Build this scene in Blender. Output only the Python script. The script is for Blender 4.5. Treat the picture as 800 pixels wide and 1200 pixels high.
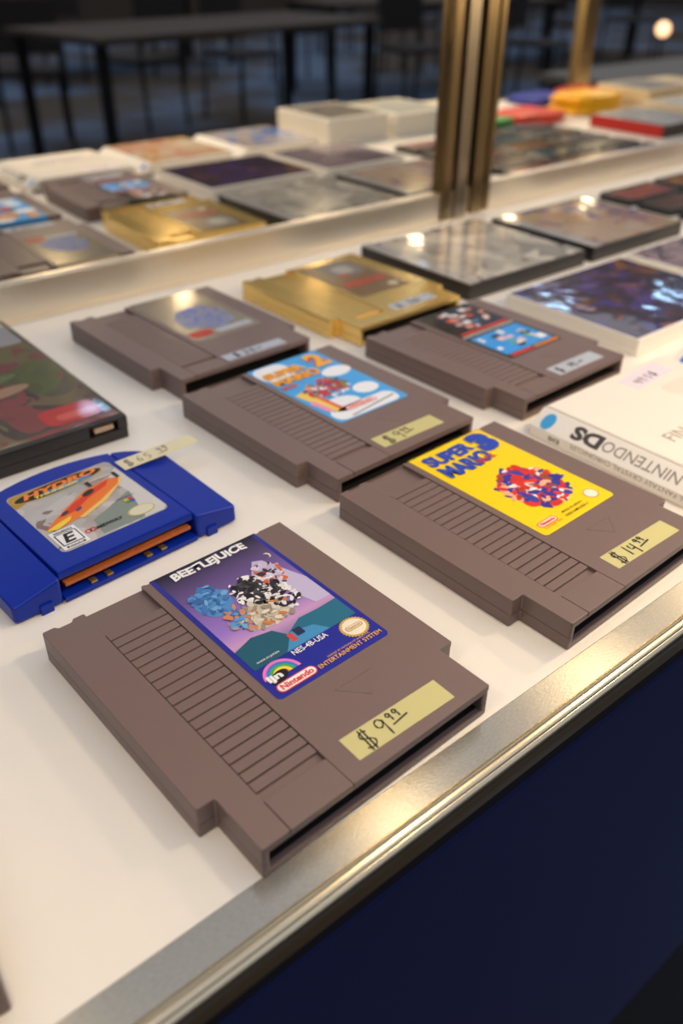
import bpy, bmesh, math, random
from mathutils import Vector, Matrix

for o in list(bpy.data.objects): bpy.data.objects.remove(o)
SC = bpy.context.scene
COL = SC.collection
S = 0.001                       # all modelling numbers below are millimetres
random.seed(7)

# ------------------------------------------------------------------ camera, world, exposure
yaw, pitch, roll = -0.698591466, 0.590091041, 0.0108741727
cy_, sy_, cp_, sp_ = math.cos(yaw), math.sin(yaw), math.cos(pitch), math.sin(pitch)
fw = Vector((-sy_*cp_, cy_*cp_, -sp_)); r0 = Vector((cy_, sy_, 0)); u0 = r0.cross(fw)
rt = math.cos(roll)*r0 + math.sin(roll)*u0
up = -math.sin(roll)*r0 + math.cos(roll)*u0
cam_d = bpy.data.cameras.new('camera'); cam = bpy.data.objects.new('camera', cam_d); COL.objects.link(cam)
CAMPOS = Vector((-51.31, -133.07, 244.32))
M4 = Matrix((rt, up, -fw)).transposed().to_4x4(); M4.translation = CAMPOS*S
cam.matrix_world = M4
cam_d.sensor_fit = 'VERTICAL'; cam_d.sensor_height = 36; cam_d.sensor_width = 24
cam_d.lens = 995.52/1200*36
cam_d.clip_start = 0.005; cam_d.clip_end = 60
cam_d.dof.use_dof = True; cam_d.dof.focus_distance = 0.352; cam_d.dof.aperture_fstop = 6.6
SC.camera = cam
SC.view_settings.view_transform = 'Standard'; SC.view_settings.look = 'None'
SC.view_settings.gamma = 1; SC.view_settings.use_curve_mapping = False
SC.view_settings.exposure = 0.0

world = bpy.data.worlds.new('hall_air'); SC.world = world; world.use_nodes = True
bg = world.node_tree.nodes['Background']
bg.inputs['Color'].default_value = (0.80, 0.85, 1.0, 1); bg.inputs['Strength'].default_value = 1.0

LAMP_X = [-60, 195, 395, 588, 860, 1090, 1370, 1640]
LAMP_K = [.8, .9, 1.35, 1.8, 2.3, 2.3, 2.3, 2.3]        # the lamps further right burn brighter
#  # small warm lamps along the top front bar of the case
LAMP_W = 0.74                                          # watts each
LAMP_Z = 252

# ------------------------------------------------------------------ materials
def lin(c):
    out = []
    for v in c:
        v = v/255; out.append(v/12.92 if v <= 0.04045 else ((v+0.055)/1.055)**2.4)
    return (*out, 1)
MC = {}
def mat(name, rgb, rough=.5, metal=0., coat=0., bump=0., bscale=900., var=.05, stretch=None, emit=None, spec=.5, coat_rough=.06):
    if name in MC: return MC[name]
    m = bpy.data.materials.new(name); m.use_nodes = True
    nt = m.node_tree; b = nt.nodes['Principled BSDF']
    b.inputs['Roughness'].default_value = rough; b.inputs['Metallic'].default_value = metal
    b.inputs['Coat Weight'].default_value = coat; b.inputs['Coat Roughness'].default_value = coat_rough
    b.inputs['Specular IOR Level'].default_value = spec
    tc = nt.nodes.new('ShaderNodeTexCoord'); mp = nt.nodes.new('ShaderNodeMapping')
    nt.links.new(tc.outputs['Object'], mp.inputs['Vector'])
    if stretch: mp.inputs['Scale'].default_value = stretch
    nz = nt.nodes.new('ShaderNodeTexNoise'); nz.inputs['Scale'].default_value = bscale; nz.inputs['Detail'].default_value = 3
    nt.links.new(mp.outputs['Vector'], nz.inputs['Vector'])
    mx = nt.nodes.new('ShaderNodeMix'); mx.data_type = 'RGBA'
    c = lin(rgb)
    mx.inputs['A'].default_value = tuple(v*(1-var) for v in c[:3])+(1,)
    mx.inputs['B'].default_value = tuple(min(1, v*(1+var)) for v in c[:3])+(1,)
    nt.links.new(nz.outputs['Fac'], mx.inputs['Factor'])
    nt.links.new(mx.outputs['Result'], b.inputs['Base Color'])
    if bump:
        bp = nt.nodes.new('ShaderNodeBump'); bp.inputs['Strength'].default_value = bump; bp.inputs['Distance'].default_value = 0.0003
        nt.links.new(nz.outputs['Fac'], bp.inputs['Height']); nt.links.new(bp.outputs['Normal'], b.inputs['Normal'])
    if emit:
        b.inputs['Emission Color'].default_value = lin(emit[0]); b.inputs['Emission Strength'].default_value = emit[1]
    MC[name] = m; return m
def ink(rgb, rough=.45, coat=0.):
    return mat('ink_%d_%d_%d_%d' % (*rgb, int(coat*10)), rgb, rough, var=.03, coat=coat)
def cover(name, pal, scale=25., coat=.9, rough=.35, distort=.6):
    """abstract patches of colour for a printed cover"""
    if name in MC: return MC[name]
    m = bpy.data.materials.new(name); m.use_nodes = True; nt = m.node_tree; b = nt.nodes['Principled BSDF']
    b.inputs['Roughness'].default_value = rough; b.inputs['Coat Weight'].default_value = coat; b.inputs['Coat Roughness'].default_value = .035; b.inputs['Specular IOR Level'].default_value = .12
    tc = nt.nodes.new('ShaderNodeTexCoord')
    nz = nt.nodes.new('ShaderNodeTexNoise'); nz.inputs['Scale'].default_value = scale*.8; nz.inputs['Detail'].default_value = 2; nz.inputs['Distortion'].default_value = distort
    nt.links.new(tc.outputs['Object'], nz.inputs['Vector'])
    vo = nt.nodes.new('ShaderNodeTexVoronoi'); vo.inputs['Scale'].default_value = scale
    ad = nt.nodes.new('ShaderNodeMix'); ad.data_type = 'VECTOR'; ad.inputs['Factor'].default_value = .12
    nt.links.new(tc.outputs['Object'], ad.inputs['A']); nt.links.new(nz.outputs['Color'], ad.inputs['B'])
    nt.links.new(ad.outputs['Result'], vo.inputs['Vector'])
    sx = nt.nodes.new('ShaderNodeSeparateColor'); nt.links.new(vo.outputs['Color'], sx.inputs['Color'])
    av = nt.nodes.new('ShaderNodeMath'); av.operation = 'MULTIPLY_ADD'; av.inputs[1].default_value = .7
    n2 = nt.nodes.new('ShaderNodeMath'); n2.operation = 'MULTIPLY'; n2.inputs[1].default_value = .3
    nt.links.new(nz.outputs['Fac'], n2.inputs[0]); nt.links.new(sx.outputs['Red'], av.inputs[0]); nt.links.new(n2.outputs[0], av.inputs[2])
    cr = nt.nodes.new('ShaderNodeValToRGB'); el = cr.color_ramp.elements
    n = len(pal)
    for i, c in enumerate(pal):
        e = el[i] if i < 2 else el.new(.5)
        e.position = i/(n-1) if n > 1 else 0; e.color = lin(c)
    wv = nt.nodes.new('ShaderNodeTexNoise'); wv.inputs['Scale'].default_value = 38; wv.inputs['Detail'].default_value = 1   # slightly wavy plastic sleeve
    nt.links.new(tc.outputs['Object'], wv.inputs['Vector'])
    bp = nt.nodes.new('ShaderNodeBump'); bp.inputs['Strength'].default_value = .35; bp.inputs['Distance'].default_value = .0012
    nt.links.new(wv.outputs['Fac'], bp.inputs['Height']); nt.links.new(bp.outputs['Normal'], b.inputs['Coat Normal'])
    nt.links.new(av.outputs[0], cr.inputs['Fac']); nt.links.new(cr.outputs['Color'], b.inputs['Base Color'])
    MC[name] = m; return m
def ramp_mat(name, stops, y0, y1, rough=.4):
    """flat print: a vertical colour run, along the thing's own y (mm)"""
    if name in MC: return MC[name]
    m = bpy.data.materials.new(name); m.use_nodes = True; nt = m.node_tree; b = nt.nodes['Principled BSDF']
    b.inputs['Roughness'].default_value = rough
    tc = nt.nodes.new('ShaderNodeTexCoord'); sp = nt.nodes.new('ShaderNodeSeparateXYZ'); mr = nt.nodes.new('ShaderNodeMapRange')
    nt.links.new(tc.outputs['Object'], sp.inputs[0]); nt.links.new(sp.outputs['Y'], mr.inputs['Value'])
    mr.inputs['From Min'].default_value = y0*S; mr.inputs['From Max'].default_value = y1*S
    cr = nt.nodes.new('ShaderNodeValToRGB'); el = cr.color_ramp.elements
    for i, (p, c) in enumerate(stops):
        e = el[i] if i < 2 else el.new(.5)
        e.position = p; e.color = lin(c)
    nt.links.new(mr.outputs['Result'], cr.inputs['Fac']); nt.links.new(cr.outputs['Color'], b.inputs['Base Color'])
    MC[name] = m; return m

GREY = mat('grey_abs', (118, 98, 93), .40, bump=.10, bscale=2600, var=.04)
GOLD = mat('gold_paint', (244, 208, 124), .19, metal=.7, bump=.05, bscale=2500, var=.04)
BLUEP = mat('blue_abs', (6, 42, 152), .34, spec=.3, bump=.05, bscale=2500, var=.05)
BLACKP = mat('black_plastic', (36, 32, 31), .38, bump=.05, bscale=1800)
INNER = mat('socket_black', (24, 22, 22), .5)
BOARD = mat('board_brown', (178, 92, 40), .45, bscale=1500, var=.15)
PIN = mat('pin_gold', (224, 186, 110), .3, metal=.9)
WHITEP = mat('white_case_plastic', (238, 233, 224), .35, bscale=900, var=.02)
CLEAR = mat('clear_hinge_plastic', (176, 172, 168), .18, bscale=900, var=.05, coat=.5)
SHELF = mat('white_laminate', (240, 232, 218), .34, bump=.02, bscale=1500, var=.012, spec=.45)
BRUSH = mat('brushed_aluminium', (198, 190, 172), .33, metal=1, bump=.22, bscale=1100, var=.28, stretch=(.5, 1.6, 1.6))
_b = BRUSH.node_tree.nodes['Principled BSDF']; _b.inputs['Roughness'].default_value = .33; _b.inputs['Anisotropic'].default_value = .9
_t = BRUSH.node_tree.nodes.new('ShaderNodeCombineXYZ'); _t.inputs['Y'].default_value = 1; BRUSH.node_tree.links.new(_t.outputs[0], _b.inputs['Tangent'])
POLISH = mat('polished_aluminium', (190, 176, 148), .24, metal=1, bump=.12, bscale=300, var=.05, stretch=(.05, 3, 3))
SATIN = mat('satin_aluminium', (232, 222, 206), .36, metal=1, bump=.10, bscale=300, var=.05, stretch=(.05, 3, 3))
STILE = mat('bronze_aluminium', (142, 122, 90), .30, metal=1, bump=.10, bscale=300, var=.06, stretch=(3, 3, .05))
STILEG = mat('grey_bronze_aluminium', (158, 146, 128), .32, metal=1, bump=.10, bscale=300, var=.06, stretch=(3, 3, .05))
POSTM = mat('gold_aluminium', (214, 184, 132), .42, metal=1, bump=.10, bscale=300, var=.06, stretch=(3, 3, .05))
NAVY = mat('navy_paint', (22, 34, 84), .55, bump=.04, bscale=700, var=.05)
DARKBAND = mat('gap_and_shade_dark', (34, 27, 28), .6)
MIRROR = mat('mirror_silver', (238, 237, 232), .012, metal=1, var=0.)
TAPE = mat('price_tape', (200, 192, 132), .6, bscale=1500, var=.03)
TAPEB = mat('price_tape_pale', (178, 184, 194), .6, bscale=1500, var=.03)
TAPEW = mat('price_tape_cream', (222, 212, 176), .6, bscale=1500, var=.03)
TAPEP = mat('price_tape_lilac', (228, 214, 226), .6, bscale=1500, var=.03)
MARKER = mat('marker_ink', (26, 18, 16), .5, bscale=3000, var=.2)
WHITE_I = ink((240, 238, 236)); BLACK_I = ink((14, 12, 14)); RED_I = ink((206, 40, 34))

# ------------------------------------------------------------------ mesh helpers
def link(name, me, mats, parent=None):
    o = bpy.data.objects.new(name, me); COL.objects.link(o)
    for m in (mats if isinstance(mats, (list, tuple)) else [mats]): me.materials.append(m)
    if parent: o.parent = parent
    return o
def finish(bm, ang=35):
    bmesh.ops.recalc_face_normals(bm, faces=bm.faces)
    for f in bm.faces: f.smooth = True
    for e in bm.edges:
        e.smooth = len(e.link_faces) == 2 and e.calc_face_angle(0) < math.radians(ang)
    bmesh.ops.scale(bm, vec=(S, S, S), verts=bm.verts)
def obj(name, bm, mats, parent=None, label=None):
    finish(bm); me = bpy.data.meshes.new(name); bm.to_mesh(me); bm.free()
    o = link(name, me, mats, parent)
    if label: o['label'] = label
    wn(o)
    return o
def wn(o):
    m = o.modifiers.new('even_shading', 'WEIGHTED_NORMAL'); m.keep_sharp = True; m.weight = 90
def merge(bm, b2):
    me = bpy.data.meshes.new('t'); b2.to_mesh(me); b2.free(); bm.from_mesh(me); bpy.data.meshes.remove(me)
def prism(bm, poly, z0, z1, top=0., bot=0., vert=0., seg=2, mi=0, slope=None):
    """extrude a plan polygon; round its upright, upper and lower edges; slope(x,y,z) may move points"""
    b = bmesh.new()
    lo = [b.verts.new((x, y, z0)) for x, y in poly]; hi = [b.verts.new((x, y, z1)) for x, y in poly]
    n = len(poly)
    b.faces.new(lo[::-1]); b.faces.new(hi)
    for i in range(n): b.faces.new((lo[i], lo[(i+1) % n], hi[(i+1) % n], hi[i]))
    bmesh.ops.recalc_face_normals(b, faces=b.faces)
    def ed(pred): return [e for e in b.edges if pred(e)]
    up_ = lambda e: abs(e.verts[0].co.z-e.verts[1].co.z) > 1e-6
    if vert:
        es = [e for e in ed(up_) if e.calc_face_angle(0) > .5]
        if es: bmesh.ops.bevel(b, geom=es, offset=vert, segments=seg+1, profile=.5, affect='EDGES', clamp_overlap=True)
    if top:
        es = ed(lambda e: all(abs(v.co.z-z1) < 1e-5 for v in e.verts) and len(e.link_faces) == 2 and e.calc_face_angle(0) > .5)
        if es: bmesh.ops.bevel(b, geom=es, offset=top, segments=seg, profile=.5, affect='EDGES', clamp_overlap=True)
    if bot:
        es = ed(lambda e: all(abs(v.co.z-z0) < 1e-5 for v in e.verts) and len(e.link_faces) == 2 and e.calc_face_angle(0) > .5)
        if es: bmesh.ops.bevel(b, geom=es, offset=bot, segments=seg, profile=.5, affect='EDGES', clamp_overlap=True)
    if slope:
        for v in b.verts: v.co = Vector(slope(*v.co))
    for f in b.faces: f.material_index = mi
    merge(bm, b)
def rect(x0, x1, y0, y1): return [(x0, y0), (x1, y0), (x1, y1), (x0, y1)]
def box(bm, x0, x1, y0, y1, z0, z1, bev=0., mi=0):
    prism(bm, rect(x0, x1, y0, y1), z0, z1, bev, bev, bev, mi=mi)
def rrect(x0, x1, y0, y1, r, n=5):
    p = []
    for cx, cy, a in ((x1-r, y1-r, 0), (x0+r, y1-r, 90), (x0+r, y0+r, 180), (x1-r, y0+r, 270)):
        for i in range(n+1):
            t = math.radians(a+90*i/n); p.append((cx+r*math.cos(t), cy+r*math.sin(t)))
    return p
def ellipse(cx, cy, rx, ry, n=28, rot=0):
    c, s = math.cos(math.radians(rot)), math.sin(math.radians(rot))
    out = []
    for i in range(n):
        a = 2*math.pi*i/n; x, y = rx*math.cos(a), ry*math.sin(a); out.append((cx+c*x-s*y, cy+s*x+c*y))
    return out
def tube(bm, p, q, r, n=8, r2=None):
    p, q = Vector(p), Vector(q); d = (q-p); L = d.length
    b = bmesh.new(); bmesh.ops.create_cone(b, cap_ends=True, segments=n, radius1=r, radius2=r if r2 is None else r2, depth=L)
    m = d.to_track_quat('Z', 'Y').to_matrix().to_4x4(); m.translation = (p+q)/2
    bmesh.ops.transform(b, matrix=m, verts=b.verts); merge(bm, b)
def thing(name, label, cat, x=0, y=0, z=0, rot=0, group=None):
    o = bpy.data.objects.new(name, None); COL.objects.link(o); o.empty_display_size = .02
    o.location = (x*S, y*S, z*S); o.rotation_euler = (0, 0, math.radians(rot))
    o['label'] = label; o['category'] = cat
    if group: o['group'] = group
    return o
def copy_part(o, parent, m=None):
    c = o.copy(); COL.objects.link(c); c.parent = parent
    if m: c.data = o.data.copy(); c.data.materials.clear(); c.data.materials.append(m)
    return c

# flat print --------------------------------------------------------
LZ = .05
class Art:
    def __init__(s, z): s.z = z; s.p = []; s.m = []
    def add(s, poly, m, layer=1):
        if m not in s.m: s.m.append(m)
        s.p.append((poly, s.m.index(m), layer))
    def ring(s, cx, cy, r0_, r1_, a0, a1, m, layer=1, ky=1., n=20):
        for i in range(n):
            t0, t1 = (math.radians(a0+(a1-a0)*k/n) for k in (i, i+1))
            s.add([(cx+r*math.cos(t), cy+r*ky*math.sin(t)) for r, t in ((r0_, t0), (r1_, t0), (r1_, t1), (r0_, t1))], m, layer)
    def build(s, name, parent, label=None):
        bm = bmesh.new()
        for poly, mi, la in s.p:
            vs = [bm.verts.new((x, y, s.z+la*LZ)) for x, y in poly]
            f = bm.faces.new(vs); f.material_index = mi
            f.normal_update()
            if f.normal.z < 0: f.normal_flip()
        bmesh.ops.scale(bm, vec=(S, S, S), verts=bm.verts)
        me = bpy.data.meshes.new(name); bm.to_mesh(me); bm.free()
        o = link(name, me, s.m, parent)
        if label: o['label'] = label
        return o
def text(body, box_, z, m, parent, bold=.0, name='lettering', rot=0, xf=None, shear=0., warp=None):
    """lettering fitted to (x0,y0,x1,y1); xf places it elsewhere"""
    cu = bpy.data.curves.new('t', 'FONT'); cu.body = body; cu.offset = bold; cu.shear = shear; cu.resolution_u = 3
    to = bpy.data.objects.new('t', cu); COL.objects.link(to)
    dg = bpy.context.evaluated_depsgraph_get()
    me = bpy.data.meshes.new_from_object(to.evaluated_get(dg))
    bpy.data.objects.remove(to); bpy.data.curves.remove(cu)
    xs = [v.co.x for v in me.vertices]; ys = [v.co.y for v in me.vertices]
    x0, y0, x1, y1 = box_; ax, bx_, ay, by_ = min(xs), max(xs), min(ys), max(ys)
    cx, cy = (x0+x1)/2, (y0+y1)/2; c, s = math.cos(math.radians(rot)), math.sin(math.radians(rot))
    for v in me.vertices:
        x = x0+(v.co.x-ax)/(bx_-ax)*(x1-x0); y = y0+(v.co.y-ay)/(by_-ay)*(y1-y0)
        if warp: x, y = warp(x, y)
        x, y = cx+c*(x-cx)-s*(y-cy), cy+s*(x-cx)+c*(y-cy)
        p = Vector((x, y, z)) if xf is None else Vector(xf(x, y))
        v.co = p*S
    me.name = name; me.materials.clear()
    return link(name, me, m, parent)
GLY = {  # handwriting, unit cell: height 1
 '$': [[(.46, .86), (.30, .93), (.12, .82), (.14, .62), (.38, .48), (.50, .32), (.42, .12), (.20, .06), (.04, .16)], [(.22, 1.08), (.16, -.08)], [(.36, 1.08), (.32, -.08)]],
 '9': [[(.46, .80), (.30, .97), (.10, .86), (.08, .62), (.26, .52), (.44, .70), (.47, .86), (.46, .5), (.42, -.05)]],
 '1': [[(.2, 1.0), (.16, 0)]],
 '4': [[(.08, .95), (.06, .52), (.46, .54)], [(.44, .98), (.40, -.05)]],
 '6': [[(.40, .96), (.16, .66), (.08, .26), (.24, .04), (.44, .20), (.36, .44), (.12, .36)]],
 '5': [[(.46, .94), (.14, .94), (.12, .56), (.38, .56), (.46, .28), (.28, .04), (.06, .12)]],
 '2': [[(.08, .78), (.24, .96), (.44, .78), (.34, .46), (.06, .06), (.48, .04)]],
 '0': [[(.28, .96), (.08, .66), (.12, .2), (.30, .04), (.46, .34), (.44, .74), (.28, .96)]],
 '.': [[(.15, .04), (.2, .04)]], '_': [[(-.05, .0), (.65, .1)]]}
def ribbon(bm, pts, w, z, jit=0.):
    # smooth then offset
    P = [Vector(p) for p in pts]
    if len(P) > 2:
        Q = []
        for i in range(len(P)-1):
            p0, p1, p2, p3 = P[max(i-1, 0)], P[i], P[i+1], P[min(i+2, len(P)-1)]
            for k in range(4):
                t = k/4; Q.append(.5*((2*p1)+(p2-p0)*t+(2*p0-5*p1+4*p2-p3)*t*t+(3*p1-p0-3*p2+p3)*t**3))
        Q.append(P[-1]); P = Q
    prev = None
    for i, p in enumerate(P):
        d = (P[min(i+1, len(P)-1)]-P[max(i-1, 0)]); d = d.normalized() if d.length > 0 else Vector((1, 0))
        n = Vector((-d.y, d.x))*w/2*(1+.3*math.sin(i*1.3))
        zz = z+.004*i/len(P)
        a, b = bm.verts.new((p.x+n.x, p.y+n.y, zz)), bm.verts.new((p.x-n.x, p.y-n.y, zz))
        if prev: bm.faces.new((prev[0], a, b, prev[1]))
        prev = (a, b)
def handwriting(glyphs, parent, M, w, z):
    """glyphs: (char, x, y, height, narrowing); M maps sticker coordinates to the thing's"""
    bm = bmesh.new(); k = 0
    for ch, gx, gy, h, kx in glyphs:
        for st in GLY[ch]:
            ribbon(bm, [M(gx+x*h*kx, gy+y*h) for x, y in st], w, z+.012*k); k += 1
    for f in bm.faces:
        f.normal_update()
        if f.normal.z < 0: f.normal_flip()
    bmesh.ops.scale(bm, vec=(S, S, S), verts=bm.verts)
    me = bpy.data.meshes.new('handwriting'); bm.to_mesh(me); bm.free()
    o = link('handwriting', me, MARKER, parent); o['label'] = 'black handwritten price'; return o
def sticker(parent, x, y, w, h, rot, z, m, glyphs, pen=.8, label=None, thick=.12):
    c, s = math.cos(math.radians(rot)), math.sin(math.radians(rot))
    T = lambda a, b: (x+c*a-s*b, y+s*a+c*b)
    bm = bmesh.new(); prism(bm, [T(0, 0), T(w, 0), T(w, h), T(0, h)], z, z+thick)
    o = obj('price_sticker', bm, m, parent, label)
    if glyphs: handwriting(glyphs, o, T, pen, z+thick+.05)
    return o

# ------------------------------------------------------------------ the hall around the case
def structure(name, bm, m):
    o = obj(name, bm, m); o['kind'] = 'structure'; return o
bm = bmesh.new(); box(bm, -9120, 20120, -14120, 5000, -980, -900)
CARPET = mat('hall_carpet', (60, 54, 48), .9, bscale=.8, var=.1)
for n_ in CARPET.node_tree.nodes:
    if n_.type == 'MIX': n_.inputs['A'].default_value = lin((70, 60, 50)); n_.inputs['B'].default_value = lin((88, 106, 130)); MIXN = n_
    if n_.type == 'TEX_NOISE': NZN = n_
_r = CARPET.node_tree.nodes.new('ShaderNodeMapRange'); _r.inputs['From Min'].default_value = .45; _r.inputs['From Max'].default_value = .58
CARPET.node_tree.links.new(NZN.outputs['Fac'], _r.inputs['Value']); CARPET.node_tree.links.new(_r.outputs['Result'], MIXN.inputs['Factor'])
structure('floor', bm, CARPET)
HALLW = mat('hall_block_wall', (74, 64, 54), .9, bscale=4, var=.3)
for nm, b in (('block_wall_front', (-9000, 22000, -14120, -14000)), ('block_wall_left', (-9120, -9000, -14000, 5000)), ('block_wall_right', (20000, 20120, -14000, 5000)), ('block_wall_back', (-9000, 20000, 4880, 5000))):
    bm = bmesh.new(); box(bm, *b, -900, 8200); structure(nm, bm, HALLW)  # unseen hall walls, made tall and dark to block low world light

# ------------------------------------------------------------------ the display case
case = thing('display_case', 'long white display case with brushed metal edge, navy front and mirrored back doors', 'display case', 600, 250, -900)
def cs(name, bm, m, parent=case, label=None):
    bmesh.ops.translate(bm, vec=(-600, -250, 900 if parent is case else 0), verts=bm.verts); return obj(name, bm, m, parent, label)
X0, X1 = -520, 1720
bm = bmesh.new(); box(bm, X0, X1, 3, 530, -14, 0); cs('shelf', bm, SHELF, label='glossy cream white shelf board')
bm = bmesh.new()          # edge trim: flat brushed top, groove, rounded lip, outer face
prof = [(3, -3), (3, -.3), (2.7, 0), (-10.4, 0), (-10.9, -.7), (-11.6, -.7), (-12.0, .2), (-13.0, .9), (-14.4, .7), (-15.0, .2), (-15.3, -.2), (-15.8, -.25), (-17.0, -1.2), (-18.0, -2.6), (-18.4, -5), (-18.4, -9), (-8, -9), (-8, -3)]
vs0 = [bm.verts.new((X0, y, z)) for y, z in prof]; vs1 = [bm.verts.new((X1, y, z)) for y, z in prof]
for i in range(len(prof)):
    j = (i+1) % len(prof); f = bm.faces.new((vs0[i], vs0[j], vs1[j], vs1[i])); f.material_index = 1 if 3 <= i <= 15 else 0
bm.faces.new(vs0); bm.faces.new(vs1[::-1])
cs('edge_trim', bm, [BRUSH, POLISH], label='brushed aluminium edge trim with a rounded lip')
bm = bmesh.new(); box(bm, X0, X1, -8, 0, -38, -10.5); cs('shade_strip', bm, DARKBAND, label='dark strip painted as shade under the metal trim')  # its dark colour stands in for the shadow below the trim lip
bm = bmesh.new(); box(bm, X0, X1, -10, 8, -500, -38); cs('front_panel', bm, NAVY, label='plain navy blue front panel')
bm = bmesh.new(); box(bm, X0, X1, -6, 20, -900, -500); cs('kick_board', bm, mat('kick_black', (6, 6, 7), .8))
bm = bmesh.new(); box(bm, X0, X1, 516, 530, -900, -14); cs('back_panel', bm, DARKBAND)
for nm, xa, xb, yf in (('a', X0, 648, 508), ('b', 650, X1, 513)):
    e = thing('mirror_door', 'sliding mirror door reflecting the left half of the shelf, in a metal frame' if nm == 'a' else 'sliding mirror door right of the metal uprights, reflecting coloured cartridges', 'mirror', 600, 250, 0, 0, 'mirrored back doors')
    bm = bmesh.new(); box(bm, xa, xb, yf, yf+4, 12, 318); cs('mirror_pane', bm, MIRROR, e, 'mirror reflecting the shelf and the dark hall')
    bm = bmesh.new()
    box(bm, xa, xb, yf-6, yf-.2, 3, 30, .7); box(bm, xa, xb, yf-9, yf-1, .1, 3, .5)
    box(bm, xa, xb, yf-6, yf-.2, 308, 325, .7)
    cs('rail', bm, SATIN, e, 'satin aluminium rails')
    bm = bmesh.new()
    if nm == 'a':
        for a, b, y in ((612, 624, yf-9), (624, 630, yf-3), (630, 646, yf-10)): box(bm, a, b, y, yf-.2, 2, 320, 1.2, 1 if a == 630 else 2 if a == 624 else 0)
    else:
        for a, b, y in ((652, 660, yf-3), (660, 676, yf-11), (676, 682, yf-5), (682, 690, yf-9)): box(bm, a, b, y, yf-.2, 2, 320, 1.2, 2 if a in (652, 676) else 0)
    cs('stile', bm, [STILE, STILEG, DARKBAND], e, 'bronze tinted upright door edge')
frame = thing('lamp_frame', 'metal post and bar over the front edge carrying small warm lamps', 'lamp frame', 600, 250, 0)
bm = bmesh.new(); box(bm, 1514, 1560, -15, 6, .9, 320, 1.5); cs('front_post', bm, POSTM, frame, label='square metal post at the front edge')
bm = bmesh.new(); box(bm, X0, X1, -14, 6, 262, 282, 1.5); cs('lamp_bar', bm, SATIN, frame)
for x, kl in zip(LAMP_X, LAMP_K):
    bm = bmesh.new(); tube(bm, (x, -4, 262), (x, -4, 254), 11, 20); tube(bm, (x, -4, 254), (x, -4, 253), 12.5, 20)
    cs('lamp_cup', bm, POLISH, frame)
    d = bpy.data.lights.new('shelf_lamp', 'POINT'); d.energy = LAMP_W*kl; d.color = (1.0, .77, .47); d.shadow_soft_size = .013
    o = bpy.data.objects.new('shelf_lamp', d); COL.objects.link(o); o.location = (x*S, -.004, (LAMP_Z-9)*S)

# ------------------------------------------------------------------ grey cartridges
CW, CL, CN, CH, CC = 120., 136., 25.4, 14.7, 7.
def T0(p): return [(x-60, y-68) for x, y in p]
def build_cart_meshes():
    P = {}
    OUT = [(CC, 0), (CW-CC, 0), (CW-CC, CN), (CW, CN), (CW, CL), (0, CL), (0, CN), (CC, CN)]
    UU = [(CC, 0), (10, 0), (10, 22), (110, 22), (110, 0), (CW-CC, 0), (CW-CC, CN), (CW, CN), (CW, CL), (0, CL), (0, CN), (CC, CN)]
    bm = bmesh.new(); prism(bm, T0(OUT), 0, 3, 0, .8, .8); prism(bm, T0(UU), 3, 6.3, .35, 0, .8); P['rear_shell'] = bm
    bm = bmesh.new(); prism(bm, T0(UU), 6.35, 11.6, 0, .35, .8); prism(bm, T0(OUT), 11.6, 12.5, 0, 0, .8)
    bar = [(CC, 0), (18.3, 0), (18.3, CL), (13, CL), (12.4, CL-1.6), (6.2, CL-1.6), (5.6, CL), (0, CL), (0, CN), (CC, CN)]
    prism(bm, T0(bar), 12.5, CH, .8, 0, .8)
    rgt = [(44.9, 0), (CW-CC, 0), (CW-CC, CN), (CW, CN), (CW, CL), (107.5, CL), (107, CL-.6), (47, CL-.6), (46.5, CL), (44.9, CL)]
    prism(bm, T0(rgt), 12.5, CH, .7, 0, .8)
    prism(bm, T0(rect(18.5, 44.7, 0, 14.2)), 12.5, CH-.05, .5, 0, .2)
    P['front_shell'] = bm
    bm = bmesh.new(); prism(bm, T0(rect(18.5, 44.7, 14.3, 119)), 12.5, 12.95); P['grip_panel'] = bm
    bm = bmesh.new(); prism(bm, rect(-13, 13, -2.15, 2.15), 12.9, 14.4, .5, 0, .3, 2); P['rib'] = bm
    bm = bmesh.new()   # moulded arrow under the label
    tri = [(68, 36), (86, 36), (77, 26)]
    for i in range(3):
        a, b = Vector(tri[i]), Vector(tri[(i+1) % 3]); d = (b-a).normalized(); n = Vector((-d.y, d.x))*.3
        prism(bm, T0([tuple(a+n), tuple(a-n), tuple(b-n), tuple(b+n)]), CH, CH+.1)
    P['moulded_arrow'] = bm
    bm = bmesh.new(); box(bm, -49, 49, -60, -47, 6.2, 7.8); box(bm, -49.9, 49.9, -65.5, -46.2, 3.02, 3.3); box(bm, -49.9, 49.9, -56, -46.2, 3.0, 11.58); P['circuit_board'] = bm  # board, plus a dark plate and block standing in for the socket's shade
    out = {}
    for k, b in P.items():
        finish(b); me = bpy.data.meshes.new(k); b.to_mesh(me); b.free(); me.materials.append(INNER if k == 'circuit_board' else GREY); out[k] = me
    out_gold = {}
    for k, me in out.items():
        if k == 'circuit_board': out_gold[k] = me; continue
        g = me.copy(); g.materials.clear(); g.materials.append(GOLD); out_gold[k] = g
    return out, out_gold
GREYM, GOLDM = build_cart_meshes()
def put(name, me, parent, loc=(0, 0, 0)):
    o = bpy.data.objects.new(name, me); COL.objects.link(o); o.parent = parent; o.location = Vector(loc)*S; wn(o); return o
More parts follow.
